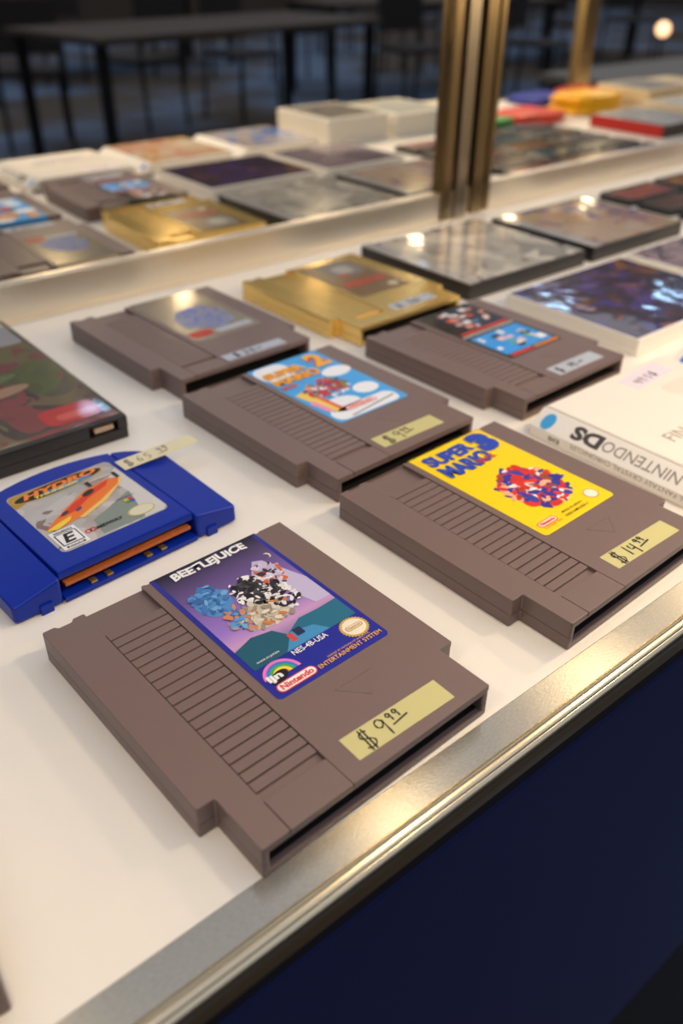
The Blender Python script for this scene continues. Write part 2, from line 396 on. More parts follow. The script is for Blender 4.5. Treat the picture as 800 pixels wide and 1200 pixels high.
def cartridge(name, label, x, y, rot, meshes=GREYM, labmat=None, lab=(49, 105, 45, CL), lrad=2.2):
    c, s = math.cos(math.radians(rot)), math.sin(math.radians(rot))
    t = thing(name, label, 'cartridge', x+c*60-s*68, y+s*60+c*68, 0, rot, 'cartridges on the shelf')
    for k in ('rear_shell', 'front_shell', 'moulded_arrow', 'circuit_board'): put(k, meshes[k], t)
    g = put('grip_panel', meshes['grip_panel'], t)
    for i in range(20): put('rib', meshes['rib'], g, (31.6-60, 18.6+2.2+i*5.04-68, 0))
    lb = None
    if labmat:
        x0, x1, y0, y1 = lab
        poly = [p for p in rrect(x0, x1, y0, y1, lrad) if p[1] < y1-3]
        poly = sorted([p for p in poly if p[0] < (x0+x1)/2], key=lambda p: -p[1])+sorted([p for p in poly if p[0] >= (x0+x1)/2], key=lambda p: p[1])
        poly = [(x0, y1)]+poly+[(x1, y1)]
        bm = bmesh.new(); prism(bm, T0(poly), CH, CH+.15)
        if y1 >= CL-1: prism(bm, T0(rect(x0, x1, y1-.5, y1+.15)), 8.5, CH+.15)
        lb = obj('label', bm, labmat, t)
    return t, lb
LT = CH+.15           # top of a label
OX, OY = 49-60, 45-68  # label's lower left corner in the cartridge's frame
def lp(pts): return [(x+OX, y+OY) for x, y in pts]
def lbox(x0, y0, x1, y1): return (x0+OX, y0+OY, x1+OX, y1+OY)
def seal(A, cx, cy, r, gold, inner, ky=.85, layer=2, teeth=28):
    st = []
    for i in range(teeth*2):
        a = math.pi*i/teeth; rr = r*(1.0 if i % 2 else .9); st.append((cx+rr*math.cos(a), cy+rr*ky*math.sin(a)))
    A.add(lp(st), gold, layer); A.add(lp(ellipse(cx, cy, r*.78, r*.78*ky)), inner, layer+1); 

def confetti(A, spots, seed, n, r0, r1, base):
    """plain patches of colour standing in for a picture; spots: (cx, cy, rx, ry, palette)"""
    rn = random.Random(seed); la = 0
    for k in range(n):
        cx, cy, rx, ry, pal = spots[k % len(spots)]
        a, q = rn.uniform(0, 6.28), math.sqrt(rn.random()); x, y = cx+rx*q*math.cos(a), cy+ry*q*math.sin(a)
        r = rn.uniform(r0, r1)
        A.add(lp(ellipse(x, y, r, r*rn.uniform(.35, .7), 10, rn.uniform(0, 180))), ink(rn.choice(pal)), base+.02*k)

# --- front cartridge: blue label, film title
PRICE999 = [('$', 5.2, .9, 8.8, 1.15), ('9', 13.6, 1.6, 8.6, .95), ('9', 19.6, 6.2, 3.8, 1), ('9', 22.8, 6.3, 3.8, 1), ('_', 20.0, 4.4, 11, 1)]
t, lb = cartridge('game_cartridge', 'grey game cartridge with blue and violet film label at the front metal edge', 25.0, 1.9, 1.74, labmat=ink((36, 42, 148), .34))
A = Art(LT)
sky = ramp_mat('label_sky', [(0, (40, 90, 130)), (.16, (196, 150, 196)), (.30, (150, 118, 200)), (.52, (58, 74, 190)), (.74, (30, 28, 96)), (.86, (14, 10, 30)), (1, (10, 8, 22))], OY+22, OY+91)
A.add(lp([(2.2, 20), (53.8, 20), (53.8, 91), (2.2, 91)]), sky, 1)
A.add(lp([(2.2, 18), (24, 18), (24.5, 26), (21, 32), (12, 34), (2.2, 31)]), ink((24, 86, 108)), 2)
A.add(lp([(24, 18), (53.8, 18), (53.8, 31), (44, 30.5), (34, 31), (24.5, 26)]), ink((30, 104, 132)), 2)
A.add(lp([(18, 18), (40, 18), (36, 24), (26, 26.5)]), ink((64, 140, 190)), 3)
# plain patches in the picture's colours
LB_, DB_ = [(86, 150, 208), (66, 120, 186), (110, 168, 214), (60, 96, 160)], [(226, 222, 220), (22, 20, 26), (236, 234, 232), (40, 36, 44)]
CR_ = [(206, 198, 178), (184, 172, 152), (222, 214, 196), (150, 138, 120), (196, 120, 70)]
A.add(lp([(36, 66), (42, 74), (46, 72), (53.8, 50), (53.8, 34), (46, 34)]), ink((190, 180, 212)), 3)
for e_, c_ in ((ellipse(13, 62, 8, 10), (78, 138, 196)), (ellipse(25, 42, 12, 8), (196, 186, 164)), (ellipse(33, 56, 9, 11, rot=20), (70, 66, 72)), (ellipse(43, 62, 6, 9), (196, 186, 214))): A.add(lp(e_), ink(c_), 3.1)
confetti(A, [(13, 64, 8, 9, LB_), (31, 58, 10, 11, DB_), (26, 42, 12, 9, CR_), (38, 48, 7, 10, DB_), (15, 46, 5, 9, LB_+[(206, 132, 92)]), (43, 62, 6, 9, [(214, 206, 224), (196, 186, 214), (214, 96, 52), (52, 40, 60)])], 11, 460, .7, 2.3, 3.2)
A.add(lp([(49, 75.5), (50.6, 74.2), (50.8, 72.4), (49.6, 71.2), (51.2, 71.8), (51.8, 73.6), (51, 75.2)]), ink((226, 220, 190)), 4)
A.add(lp(rrect(23.5, 26, 21, 26, .6)), ink((206, 70, 60)), 4); A.add(lp(rrect(27, 31, 22.5, 27, .6)), ink((30, 40, 80)), 4)
# rainbow, seal, oval badge
for i, c in enumerate([(232, 120, 190), (60, 120, 214), (70, 170, 84), (248, 216, 60), (238, 110, 60)]):
    A.ring(9.8+OX, 9.6+OY, 8.2-1.35*i-1.4, 8.2-1.35*i, 0, 172, ink(c), 3)
A.add(lp(ellipse(7.5, 9.6, 4.6, 2.6, rot=20)), BLACK_I, 4)
A.add(lp(rrect(2.6, 21.0, 1.9, 6.9, 2.4)), ink((224, 62, 44)), 3); A.add(lp(rrect(3.1, 20.5, 2.4, 6.4, 1.9)), WHITE_I, 4)
seal(A, 47.6, 12.2, 6.6, ink((206, 166, 74)), ink((236, 226, 200)), .92)
A.add(lp(rrect(43.4, 51.8, 10.9, 13.7, 1.2)), ink((196, 150, 70)), 4); A.add(lp(rrect(43.8, 51.4, 11.3, 13.3, 1.0)), ink((236, 226, 200)), 5)
A.build('picture', lb, 'printed picture in blue, violet and teal')
wob = lambda x, y: (x, y+.35*math.sin((x-OX)*.62))
text('BEETLEJUICE', lbox(8.6, 82.2, 46.8, 89.0), LT+.35, WHITE_I, lb, .045, warp=wob)
text('NES-4B-USA', lbox(18.9, 14.6, 36.2, 17.4), LT+.35, WHITE_I, lb, .01)
text('MADE IN JAPAN', lbox(5.2, 19.8, 15.7, 21.0), LT+.35, WHITE_I, lb, .01)
text('ljn', lbox(2.6, 7.6, 9.0, 12.2), LT+.40, WHITE_I, lb, .05)
text('Nintendo', lbox(4.4, 2.9, 19.4, 5.9), LT+.35, ink((224, 62, 44)), lb, .03)
text('ENTERTAINMENT SYSTEM', lbox(21.8, 2.4, 54, 4.6), LT+.35, ink((240, 176, 62)), lb, .01)
text('LICENSED BY NINTENDO OF AMERICA INC.', lbox(28, 5.3, 50, 6.2), LT+.35, ink((240, 176, 62)), lb, .0)
text('Nintendo', lbox(44.4, 11.6, 50.8, 13.0), LT+.35, ink((170, 124, 50)), lb, .01)
sticker(t, 52.8-60, 5.8-68, 46, 11.2, -1.6, CH, TAPE, PRICE999, .62, 'pale yellow price tape')

# --- second front cartridge: yellow label
t, lb = cartridge('game_cartridge', 'grey game cartridge with bright yellow label and blue title', 183.0, 7.0, 1.8, labmat=ink((250, 212, 14), .34))
A = Art(LT)
A.add(lp(ellipse(31, 32, 17, 18)), ink((206, 44, 36)), .9)
confetti(A, [(31, 32, 18, 19, [(220, 44, 34), (206, 40, 32), (42, 46, 150), (52, 58, 160), (240, 178, 140), (236, 232, 228), (220, 44, 34), (150, 76, 36), (42, 46, 150)])], 5, 200, 1.6, 4.2, 1)
seal(A, 47.5, 8.6, 4.6, ink((206, 166, 74)), ink((240, 234, 216)), .95)
A.add(lp(rrect(3.6, 16.8, 5.0, 9.2, 1.6)), ink((224, 62, 44)), 2); A.add(lp(rrect(4.1, 16.3, 5.5, 8.7, 1.3)), ink((250, 226, 210)), 3)
A.build('picture', lb, 'plain red, blue and pale patches on yellow')
BLUE_T = ink((36, 70, 178))
arc_ = lambda x, y: (x, y+.010*(x-OX-22)**2*.4)
text('SUPER', lbox(4.5, 75.5, 38, 86), LT+.4, BLUE_T, lb, .055, warp=arc_)
text('MARIO', lbox(4.5, 62, 39, 74), LT+.4, BLUE_T, lb, .055, warp=arc_)
text('3', lbox(39.5, 69, 53.5, 89), LT+.45, BLUE_T, lb, .09)
text('BROS.', lbox(27.5, 63.5, 41, 67.6), LT+.5, ink((190, 60, 60)), lb, .03)
text('MADE IN JAPAN', lbox(21.8, 6.2, 37.4, 7.9), LT+.35, ink((70, 54, 24)), lb, .01)
text('NES-UM-USA-1', lbox(21.2, 3.4, 38.6, 5.0), LT+.35, ink((70, 54, 24)), lb, .01)
text('Nintendo', lbox(5.2, 6.1, 15.2, 8.1), LT+.35, ink((224, 62, 44)), lb, .03)
text('ENTERTAINMENT SYSTEM', lbox(4.4, 3.2, 17.4, 4.3), LT+.35, ink((224, 62, 44)), lb, .0)
sticker(t, 53.5-60, 8.6-68, 47.5, 10.6, -2.2, CH, TAPE,
        [('$', 4, .8, 8.6, 1.15), ('1', 13, 2.2, 7, 1), ('4', 16.5, 1.2, 7.6, .9), ('9', 22.4, 5.6, 3.8, 1), ('9', 25.4, 5.7, 3.8, 1), ('_', 22, 3.8, 11, 1)], .75, 'pale yellow price tape')

# --- middle row left: sky-blue label with orange title
t, lb = cartridge('game_cartridge', 'grey game cartridge with sky blue cloud label and orange title', 179.9, 153.4, 2.1, labmat=ink((62, 166, 232), .34))
A = Art(LT)
for p, c, la in ((rrect(0.5, 26, 68, 90, 8), (236, 240, 244), 1), (ellipse(46, 56, 11, 7), (238, 240, 244), 1), (ellipse(44, 26, 9, 7), (238, 240, 244), 1),
                 (rrect(2, 52, 1, 15, 6), (236, 238, 242), 1), (ellipse(18, 18, 13, 9), (236, 238, 242), 1),
                 ([(2, 44), (10, 46), (12, 14), (8, 12)], (244, 204, 92), 2), ([(10, 40), (13, 42), (15, 14), (12, 14)], (228, 96, 70), 3), ([(2, 30), (6, 32), (8, 16), (4, 14)], (236, 150, 190), 3)):
    A.add(lp(p), ink(c), la)
confetti(A, [(25, 41, 15, 12, [(206, 44, 36), (204, 40, 34), (238, 178, 140), (70, 150, 84), (44, 56, 150), (126, 62, 38), (236, 238, 242), (206, 44, 36)])], 9, 160, 1.2, 3.2, 3.2)
A.add(lp(rrect(14.6, 38.6, 8.6, 13.8, 2.4)), ink((226, 80, 64)), 3); A.add(lp(rrect(15.2, 38.0, 9.2, 13.2, 2.0)), ink((246, 226, 220)), 4)
A.add(lp([(12, 3), (12.2, 2.2), (50, 7.2), (49.8, 8.2)]), ink((40, 40, 50)), 4)
A.build('picture', lb, 'plain shapes on a sky blue ground with clouds')
OR = ink((246, 176, 52)); ORD = ink((204, 60, 40))
for dx, dz, m_, b_ in ((.0, .40, ORD, .10), (0, .46, OR, .045)):
    text('SUPER', lbox(3, 71, 34, 80), LT+dz, m_, lb, b_)
    text('MARIO', lbox(2, 59.5, 38, 69), LT+dz, m_, lb, b_)
    text('2', lbox(40, 67, 53, 87), LT+dz, m_, lb, b_)
text('BROS', lbox(2, 53.5, 13, 57.6), LT+.46, ink((214, 70, 44)), lb, .05)
text('Nintendo', lbox(17, 9.9, 36, 12.6), LT+.35, ink((226, 80, 64)), lb, .03)
sticker(t, 48.8-60, 8.2-68, 46.5, 12, -1.4, CH, TAPE, PRICE999, .7, 'pale yellow price tape')

# --- middle row right: black label with two pictures
t, lb = cartridge('game_cartridge', 'grey game cartridge with black label split into red and blue pictures', 327.2, 153.1, 1.68, labmat=ink((18, 16, 18), .34))
A = Art(LT)
A.add(lp(rect(14, 54, 50, 88)), ink((34, 44, 66)), 1); A.add(lp(rect(3, 53, 6, 40)), ink((44, 150, 226)), 1)
rnd = random.Random(4)
for i in range(26):
    x, y = rnd.uniform(15, 49), rnd.uniform(52, 83); A.add(lp(rect(x, x+rnd.uniform(3, 7), y, y+rnd.uniform(3, 6))), ink(rnd.choice([(214, 74, 48), (228, 150, 110), (230, 226, 222), (90, 150, 206)])), 2+i % 5)
for i in range(18):
    x, y = rnd.uniform(4, 46), rnd.uniform(8, 32); A.add(lp(rect(x, x+rnd.uniform(3, 8), y, y+rnd.uniform(3, 7))), ink(rnd.choice([(232, 226, 214), (236, 236, 238), (110, 180, 120), (226, 190, 190), (30, 28, 30)])), 2+i % 5)
A.add(lp([(1, 43.2), (55, 43.2), (55, 44.8), (1, 44.8)]), ink((214, 206, 190)), 2)
A.add(lp(rect(4, 54, 46.5, 50)), ink((206, 52, 38)), 3)
A.add(lp(rect(4, 26, 1.2, 4.8)), ink((206, 52, 38)), 3); A.add(lp(rect(28, 54, 1.2, 4.8)), ink((206, 120, 50)), 3)
A.build('picture', lb, 'red picture above, blue picture below')
sticker(t, 53-60, 8-68, 46.5, 12, -1.2, CH, TAPEB, [('$', 4, 2, 7, 1), ('1', 16, 3, 6, 1), ('4', 19, 2.5, 6.5, .8), ('_', 25, 5, 8, 1)], 1.1, 'pale grey price tape')

# --- back row left: silver and blue label
t, lb = cartridge('game_cartridge', 'grey game cartridge with silver and blue picture label near the mirror rail', 179.0, 307.4, 2.3, labmat=mat('silver_label', (190, 178, 156), .22, metal=.5, coat=.6, coat_rough=.12, var=.05))
A = Art(LT)
cv = cover('blue_label_print', [(40, 70, 160), (60, 110, 210), (150, 150, 170), (200, 120, 70), (30, 40, 110), (170, 176, 190)], 120, 1)
A.add(lp([(8, 24), (30, 12), (46, 18), (50, 40), (40, 60), (20, 58), (10, 44)]), cv, 1)
A.add(lp(rrect(2, 19, 5, 15, 2)), ink((206, 40, 34), coat=1.), 2)
A.add(lp(rrect(22, 52, 4, 12, 2)), ink((186, 190, 196), coat=1.), 2)
A.build('picture', lb, 'blue picture with a red badge on silver')
sticker(t, 46.8-60, 4.6-68, 49, 9.6, -.6, CH, TAPEB, [('$', 8, 1.6, 6.4, 1), ('2', 16, 1.8, 5.8, 1), ('0', 21, 1.8, 5.8, 1), ('_', 26, 4.2, 7, 1)], 1.1, 'pale blue grey price tape')

# --- back row: gold cartridge
t, lb = cartridge('game_cartridge', 'shiny gold game cartridge with brown label', 324.5, 303.7, 1.44, GOLDM, labmat=ink((112, 82, 40), .32), lab=(50.5, 104, 46, 128))
A = Art(LT)
A.add(lp(rrect(16, 50, 46, 78, 8)), ink((116, 112, 104)), 1); A.add(lp(rrect(24, 42, 52, 70, 6)), ink((164, 158, 146)), 2)
A.add(lp(rrect(20, 30, 46, 52, 2)), ink((170, 60, 36)), 3)
A.build('picture', lb, 'grey shield-like patch on brown')
A = Art(LT); A.add(lp(ellipse(44.5, 11, 5, 4)), ink((206, 190, 160)), 1); A.build('badge', lb)
text('ZELDA', lbox(6, 23, 52, 33), LT+.3, ink((206, 52, 30)), lb, .04)
sticker(t, 53-60, 10-68, 44, 10.5, -.5, CH, TAPEB, [('$', 5, 1.8, 7, 1), ('5', 18, 1.8, 6.4, 1), ('0', 24, 1.8, 6.4, 1)], 1.6, 'pale grey price tape')

# --- one more whose corner shows at the lower left edge of the photo
cartridge('game_cartridge', 'grey game cartridge cut off by the lower left picture edge', -165.6, -1, -5, labmat=ink((120, 60, 50), .34))

# ------------------------------------------------------------------ rounded wide cartridges (curved back edge, hollow front)
def arc_y(x): return 84-20*((x-59)/61)**2
def wide_cartridge(label, x, y, rot, m, detailed=False, group=None):
    c, s = math.cos(math.radians(rot)), math.sin(math.radians(rot)); ox, oy = 58, 40
    t = thing('game_cartridge', label, 'cartridge', x+c*ox-s*oy, y+s*ox+c*oy, 0, rot, group)
    F = lambda p: [(a-ox, b-oy) for a, b in p]
    H = 15.5
    bm = bmesh.new()      # middle: floor, sides, back block, top plate
    xs = [21.9+i*(92.2-21.9)/10 for i in range(11)]
    arc = [(a, arc_y(a)) for a in reversed(xs)]
    prism(bm, F([(21.9, -3), (92.2, -3)]+arc), .6, 3.2, 0, .5, 0)
    prism(bm, F([(21.9, 16), (92.2, 16)]+arc), 3.2, 11.6)
    prism(bm, F([(21.9, 0), (92.2, 0)]+arc), 11.6, H, .9, 0, 0)
    obj('centre_shell', bm, m, t)
    for sd in (0, 1):
        bm = bmesh.new()
        if sd == 0: xa, xb = -1.5, 21.5
        else: xa, xb = 92.6, 116.5
        xs = [xa+i*(xb-xa)/6 for i in range(7)]
        outer = xa if sd == 0 else xb
        poly = [(xa, -2.5), (xb, -2.5)]+[(a, arc_y(a)-(6*((abs(a-59)-37)/24)**2 if abs(a-59) > 37 else 0)) for a in reversed(xs)]
        def sl(px, py, pz, outer=outer):
            if pz > 6:
                d = abs((px+ox)-59)-34; k = max(0, min(1, d/24)); fr = max(0, min(1, (14-(py+oy))/16))
                return (px, py, pz-2.6*k*k-2.2*fr*k-1.0*fr)
            return (px, py, pz)
        prism(bm, F(poly), 1.2, H-.1, 2.4, .8, 2.0, 3, slope=sl)
        xc = 13 if sd == 0 else 101
        prism(bm, F(rect(xc-3, xc+3, -3.6, 4)), 0, 5, .4, .2, .5)
        prism(bm, F(rect(xc-10, xc+10, 30, 60)), 0, 1.4)
        obj('side_wing', bm, m, t)
    bm = bmesh.new(); box(bm, 24-ox, 90-ox, -1-oy, 15-oy, 7.4, 9.0); obj('circuit_board', bm, BOARD, t, 'orange brown board edge inside the slot')
    bm = bmesh.new(); box(bm, 22.2-ox, 92-ox, 15-oy, 16-oy, 3.2, 11.6); obj('slot_lining', bm, INNER, t)
    if detailed:
        for xx in (37, 45, 66, 74):
            bm = bmesh.new(); box(bm, xx-1.6-ox, xx+1.6-ox, -2-oy, 1.6-oy, 3.2, 4.4, .3); obj('contact_pin', bm, PIN, t)
    return t, F
HX = (20, 168)
t, F = wide_cartridge('blue wide game cartridge with boat race label and open front slot', 20, 168, 3.5, BLUEP, True, 'wide curved cartridges')
z0 = 15.5
bm = bmesh.new(); prism(bm, F(rrect(30.6, 87, 11, 70.8, 3.4)), z0, z0+.15)
lb = obj('label', bm, cover('spray_print', [(176, 168, 158), (122, 98, 92), (196, 190, 184), (110, 116, 112), (206, 202, 198), (150, 150, 146)], 42, .3, .3), t, 'grey spray coloured picture label')
A = Art(z0+.15)
A.add(F([(30.8, 58), (30.8, 68), (33, 70.4), (52, 70.4), (70, 70.6), (48, 66), (38, 61)]), ink((176, 138, 50)), 1)
A.add(F([(52, 12.5), (72, 12), (86, 16), (86, 40), (76, 36), (64, 30), (54, 26)]), ink((128, 140, 132)), 1)
A.add(F([(74, 11.5), (84, 11.5), (86.6, 14), (86.6, 62), (78, 54), (80, 36)]), ink((204, 202, 198)), 2)
A.add(F(ellipse(56.6, 65, 25, 5.6, rot=2)), ink((196, 160, 70)), 3); A.add(F(ellipse(56.6, 65, 24, 4.9, rot=2)), BLACK_I, 4)
A.add(F(ellipse(60, 62.6, 14, 2.1, rot=2)), ink((54, 140, 190)), 5)
# speed boat
A.add(F([(32.4, 31), (38, 36), (50, 44), (64, 52), (78, 54.5), (83, 52), (80, 47), (66, 39), (50, 32), (38, 29.5)]), ink((232, 120, 40)), 5)
A.add(F([(32.4, 31), (40, 34), (48, 36), (46, 33), (38, 29.5)]), ink((240, 206, 60)), 6)
A.add(F([(50, 32), (66, 39), (80, 47), (83, 52), (84, 49), (68, 37), (52, 30.4)]), ink((236, 196, 110)), 6)
A.add(F([(42, 37.5), (54, 45), (70, 51.5), (78, 53.5), (74, 49), (62, 44.5), (52, 38.5)]), ink((214, 56, 34)), 7)
A.add(F(ellipse(64, 48.6, 4, 1.9, rot=24)), ink((30, 24, 26)), 8); A.add(F(ellipse(46.6, 39.6, 2.6, 1.2, rot=30)), ink((60, 50, 60)), 8); A.add(F(ellipse(53.5, 38.6, 2.2, 1.0, rot=30)), ink((60, 70, 110)), 8)
A.add(F(rect(67, 69, 53, 58)), ink((40, 34, 36)), 8); A.add(F(rect(82, 84, 52, 58)), ink((40, 34, 36)), 8)
A.add(F(rect(67, 84, 56.8, 57.8)), ink((224, 200, 170)), 8)
# rating box
A.add(F(rect(32.2, 45.0, 12.2, 28.6)), WHITE_I, 5); A.add(F(rect(33.2, 44.0, 15.2, 25.6)), BLACK_I, 6); A.add(F(rect(33.8, 43.4, 15.8, 25.0)), WHITE_I, 7)
A.add(F(rect(34, 43.2, 26.2, 27.8)), BLACK_I, 6); A.add(F(rect(34, 43.2, 12.9, 14.4)), BLACK_I, 6)
# logo blocks, seal
for k, c in enumerate([(52, 150, 70), (44, 80, 180), (226, 180, 40), (206, 50, 40)]):
    A.add(F(rect(73.4+(k % 2)*2.4, 75.6+(k % 2)*2.4, 27.2+(k//2)*2.2, 29.3+(k//2)*2.2)), ink(c), 4)
A.add(F(ellipse(75.6, 18.2, 7.2, 4.3)), ink((200, 184, 96)), 4); A.add(F(ellipse(75.6, 18.2, 6.3, 3.6)), ink((216, 210, 186)), 5)
for k in range(2): A.ring(*F([(47.6+k*2.4, 19)])[0], 1.0, 1.7, 0, 360, ink((206, 40, 34)), 4, n=14)
A.build('picture', lb, 'orange and yellow speed boat with a black title oval')
OT = ink((244, 130, 38))
text('HYDRO', tuple(v for p in F([(37, 63.2), (78, 68.2)]) for v in p), z0+.5, OT, lb, .05, shear=.25, rot=2)
text('THUNDER', tuple(v for p in F([(42, 61.0), (66, 62.8)]) for v in p), z0+.5, ink((240, 216, 70)), lb, .05, shear=.2, rot=2)
text('E', tuple(v for p in F([(35.2, 16.6), (42.2, 24.2)]) for v in p), z0+.6, BLACK_I, lb, .03, shear=.25)
text('EVERYONE', tuple(v for p in F([(34.4, 26.5), (42.8, 27.5)]) for v in p), z0+.6, WHITE_I, lb, .02)
text('ESRB', tuple(v for p in F([(35, 13.2), (42.4, 14.1)]) for v in p), z0+.6, WHITE_I, lb, .03)
text('MIDWAY', tuple(v for p in F([(51.6, 17.6), (66, 20.0)]) for v in p), z0+.4, ink((24, 22, 30)), lb, .05, shear=.2)
text('NINTENDO 64', tuple(v for p in F([(70.6, 32.6), (80.4, 33.6)]) for v in p), z0+.4, ink((60, 56, 60)), lb, .01)
sticker(t, 89.2-58, 55.2-40, 46, 11, -.6, 15.8, TAPEW,
        [('$', 3, 2.0, 7, 1.1), ('6', 10, 2.4, 6, 1), ('5', 15, 2.4, 6, 1), ('.', 20.5, 2, 5, 1), ('4', 23.5, 5, 4.2, .9), ('9', 27, 5, 4.2, .9), ('_', 23, 3, 8, 1)], .45, 'cream price tape sticking out past the edge', .2)

# ------------------------------------------------------------------ game cases
def case_box(name, label, x0, x1, y0, y1, h, body, art, kind='keep', group='game cases on the shelf', spine=None, margin=(2, 2, 2, 2), z=0):
    cx, cy = (x0+x1)/2, (y0+y1)/2; w, l = (x1-x0)/2, (y1-y0)/2
    t = thing(name, label, 'game case', cx, cy, z, 0, group)
    bm = bmesh.new(); prism(bm, rect(-w, w, -l, l), 0, h*.46, .3, .8, 1.2); obj('bottom_shell', bm, body, t)
    if kind == 'clip':        # front edge with a square catch near the right end
        bm = bmesh.new()
        prism(bm, [(-w, -l), (w-24, -l), (w-24, -l+6), (w-6, -l+6), (w-6, -l), (w, -l), (w, l), (-w, l)], h*.47, h-1.5, 0, .3, .4)
        prism(bm, rect(-w, w, -l, l), h-1.5, h, .5, 0, 1.0); obj('lid', bm, body, t)
        bm = bmesh.new(); box(bm, w-20, w-8, -l+2, -l+6, h*.5, h*.72, .4); obj('catch', bm, mat('catch_pale', (196, 170, 150), .4), t)
    else:
        bm = bmesh.new(); prism(bm, rect(-w, w, -l, l), h*.47, h, .7, .3, 1.2); obj('lid', bm, body, t)
    if kind == 'jewel':
        bm = bmesh.new(); box(bm, -w, -w+13, -l+.4, l-.4, h, h+.9, .3); obj('hinge_strip', bm, CLEAR, t, 'clear plastic hinge strip')
        margin = (14, 2, 2, 2)
    a, b, c, d = margin
    bm = bmesh.new(); prism(bm, rrect(-w+a, w-b, -l+c, l-d, 1.0, 2), h, h+.35, .15)
    cv = obj('cover_sheet', bm, art, t)
    if spine:
        bm = bmesh.new(); prism(bm, rect(-w-.4, -w+.1, -l+2, l-2), .8, h-.6); obj('spine_sheet', bm, spine, t)
    return t, cv
PAL_L = [(140, 136, 136), (52, 44, 48), (120, 106, 82), (96, 104, 70), (84, 70, 72), (150, 126, 104), (66, 66, 104), (120, 108, 106), (150, 84, 80)]
t, cv = case_box('game_case', 'black game case with dark green and red cover at the left edge', 1, 137, 287, 477, 14.5, BLACKP, cover('cover_left', PAL_L, 34, 1, .25), 'clip', margin=(2, 3, 4, 3))
A = Art(14.9)
A.add(rrect(26, 60, -84, -62, 6), ink((186, 46, 44), coat=1.), 1); A.add(rrect(34, 58, -80, -72, 3), ink((206, 90, 80), coat=1.), 2)
A.add(ellipse(0, -10, 40, 7, rot=12), ink((86, 108, 62), coat=1.), 1)
A.add(ellipse(22, -24, 18, 6, rot=10), ink((160, 124, 98), coat=1.), 2)
A.add(ellipse(-20, 20, 44, 16, rot=-8), ink((110, 98, 76), coat=1.), 1)
A.add(ellipse(-30, -60, 30, 12, rot=14), ink((62, 62, 100), coat=1.), 1)
A.add(rrect(-64, 64, 46, 90, 3), ink((150, 150, 156), coat=1.), 1)
A.build('picture', cv)
DVD_PAL = [(110, 106, 102), (206, 198, 184), (90, 86, 82), (226, 216, 196), (70, 68, 72), (170, 166, 164), (120, 116, 112)]
case_box('game_case', 'black game case with clear left hinge strip beside the gold cartridge', 463, 617, 320, 456, 14, BLACKP, cover('cover_dvd_grey', DVD_PAL, 26, 1, .2), 'jewel')
case_box('game_case', 'black game case with mottled brown cover, right of the hinged one', 629, 776, 320, 446, 14, BLACKP, cover('cover_dvd_brown', [(150, 140, 110), (196, 170, 116), (124, 114, 150), (206, 160, 120), (90, 92, 88), (150, 156, 176), (190, 186, 176)], 34, 1, .2), 'jewel')
ART_A = cover('cover_violet', [(52, 40, 90), (30, 26, 40), (150, 96, 50), (60, 50, 130), (70, 50, 56), (36, 30, 44), (120, 110, 150), (150, 110, 64), (190, 180, 190), (46, 38, 70)], 44, 1, .22)
case_box('game_case', 'white game case with dark violet and orange cover behind the white cases', 474, 626, 167, 291, 13, WHITEP, ART_A, margin=(1.5, 1.5, 2.5, 2.5))
case_box('game_case', 'white game case with dull grey violet cover at the right picture edge', 640, 770, 168, 293, 13, WHITEP, cover('cover_dusk', [(120, 112, 128), (80, 74, 86), (170, 146, 150), (190, 170, 146), (96, 90, 116)], 40, 1, .22), margin=(1.5, 1.5, 2.5, 2.5))

def white_case(label, x0, x1, y0, y1, art=None, lettering=False):
    h = 15.0; cx, cy = (x0+x1)/2, (y0+y1)/2; w, l = (x1-x0)/2, (y1-y0)/2
    t = thing('game_case', label, 'game case', cx, cy, 0, 0, 'white game cases in the front row')
    bm = bmesh.new(); prism(bm, rect(-w+13, w, -l, l), 0, 6.6, .3, .8, 1.2); obj('bottom_shell', bm, WHITEP, t)
    bm = bmesh.new(); prism(bm, rect(-w+13.6, w, -l, l), 6.8, h, .7, .3, 1.2); obj('lid', bm, WHITEP, t)
    bm = bmesh.new()       # rounded spine: quarter curve along y
    pr = [(-w+4, 0), (-w+.6, 0), (-w, .8), (-w, 6.4), (-w+.4, 7.2), (-w+11.6, 14.4), (-w+12.4, 14.8), (-w+12.6, 14.6), (-w+12.6, 3), (-w+4, 3)]
    a = [bm.verts.new((x, -l, z)) for x, z in pr]; b = [bm.verts.new((x, l, z)) for x, z in pr]
    for i in range(len(pr)): bm.faces.new((a[i], a[(i+1) % len(pr)], b[(i+1) % len(pr)], b[i]))
    bm.faces.new(a[::-1]); bm.faces.new(b)
    sp = obj('spine', bm, WHITEP, t, 'rounded white spine')
    bm = bmesh.new(); prism(bm, rrect(-w+14.2, w-1.5, -l+1.5, l-1.5, 1, 2), h, h+.3, .1)
    cv = obj('cover_sheet', bm, art or ink((238, 230, 218), .3), t)
    return t, sp, cv, w, l, h
t, sp, cv, w, l, h = white_case('white game case with upside down spine lettering beside the yellow label cartridge', 324.5, 459, 16, 140.5, None)
def on_spine(u, v):
    """u along the case from back to front (reads from the mirror side), v up the curved spine"""
    k = max(0, min(1, v/15)); y = l-u
    if v < 7: return (-w-.06, y, v)
    k = (v-8.4)/(15-8.4)      # flat slanting facet
    return (-w+.4+11.2*k-.07, y, 7.2+7.2*k+.07)
INKG = ink((70, 62, 60)); INKL = ink((150, 140, 132))
def spine_text(body, u0, u1, v0, v1, m, bold=.02):
    # letters stand on their heads when seen from the front
    text(body, (0, 0, 1, 1), 0, m, sp, bold, xf=lambda x, y: on_spine(u1-(u1-u0)*x, v1-(v1-v0)*y))
A2 = bmesh.new()
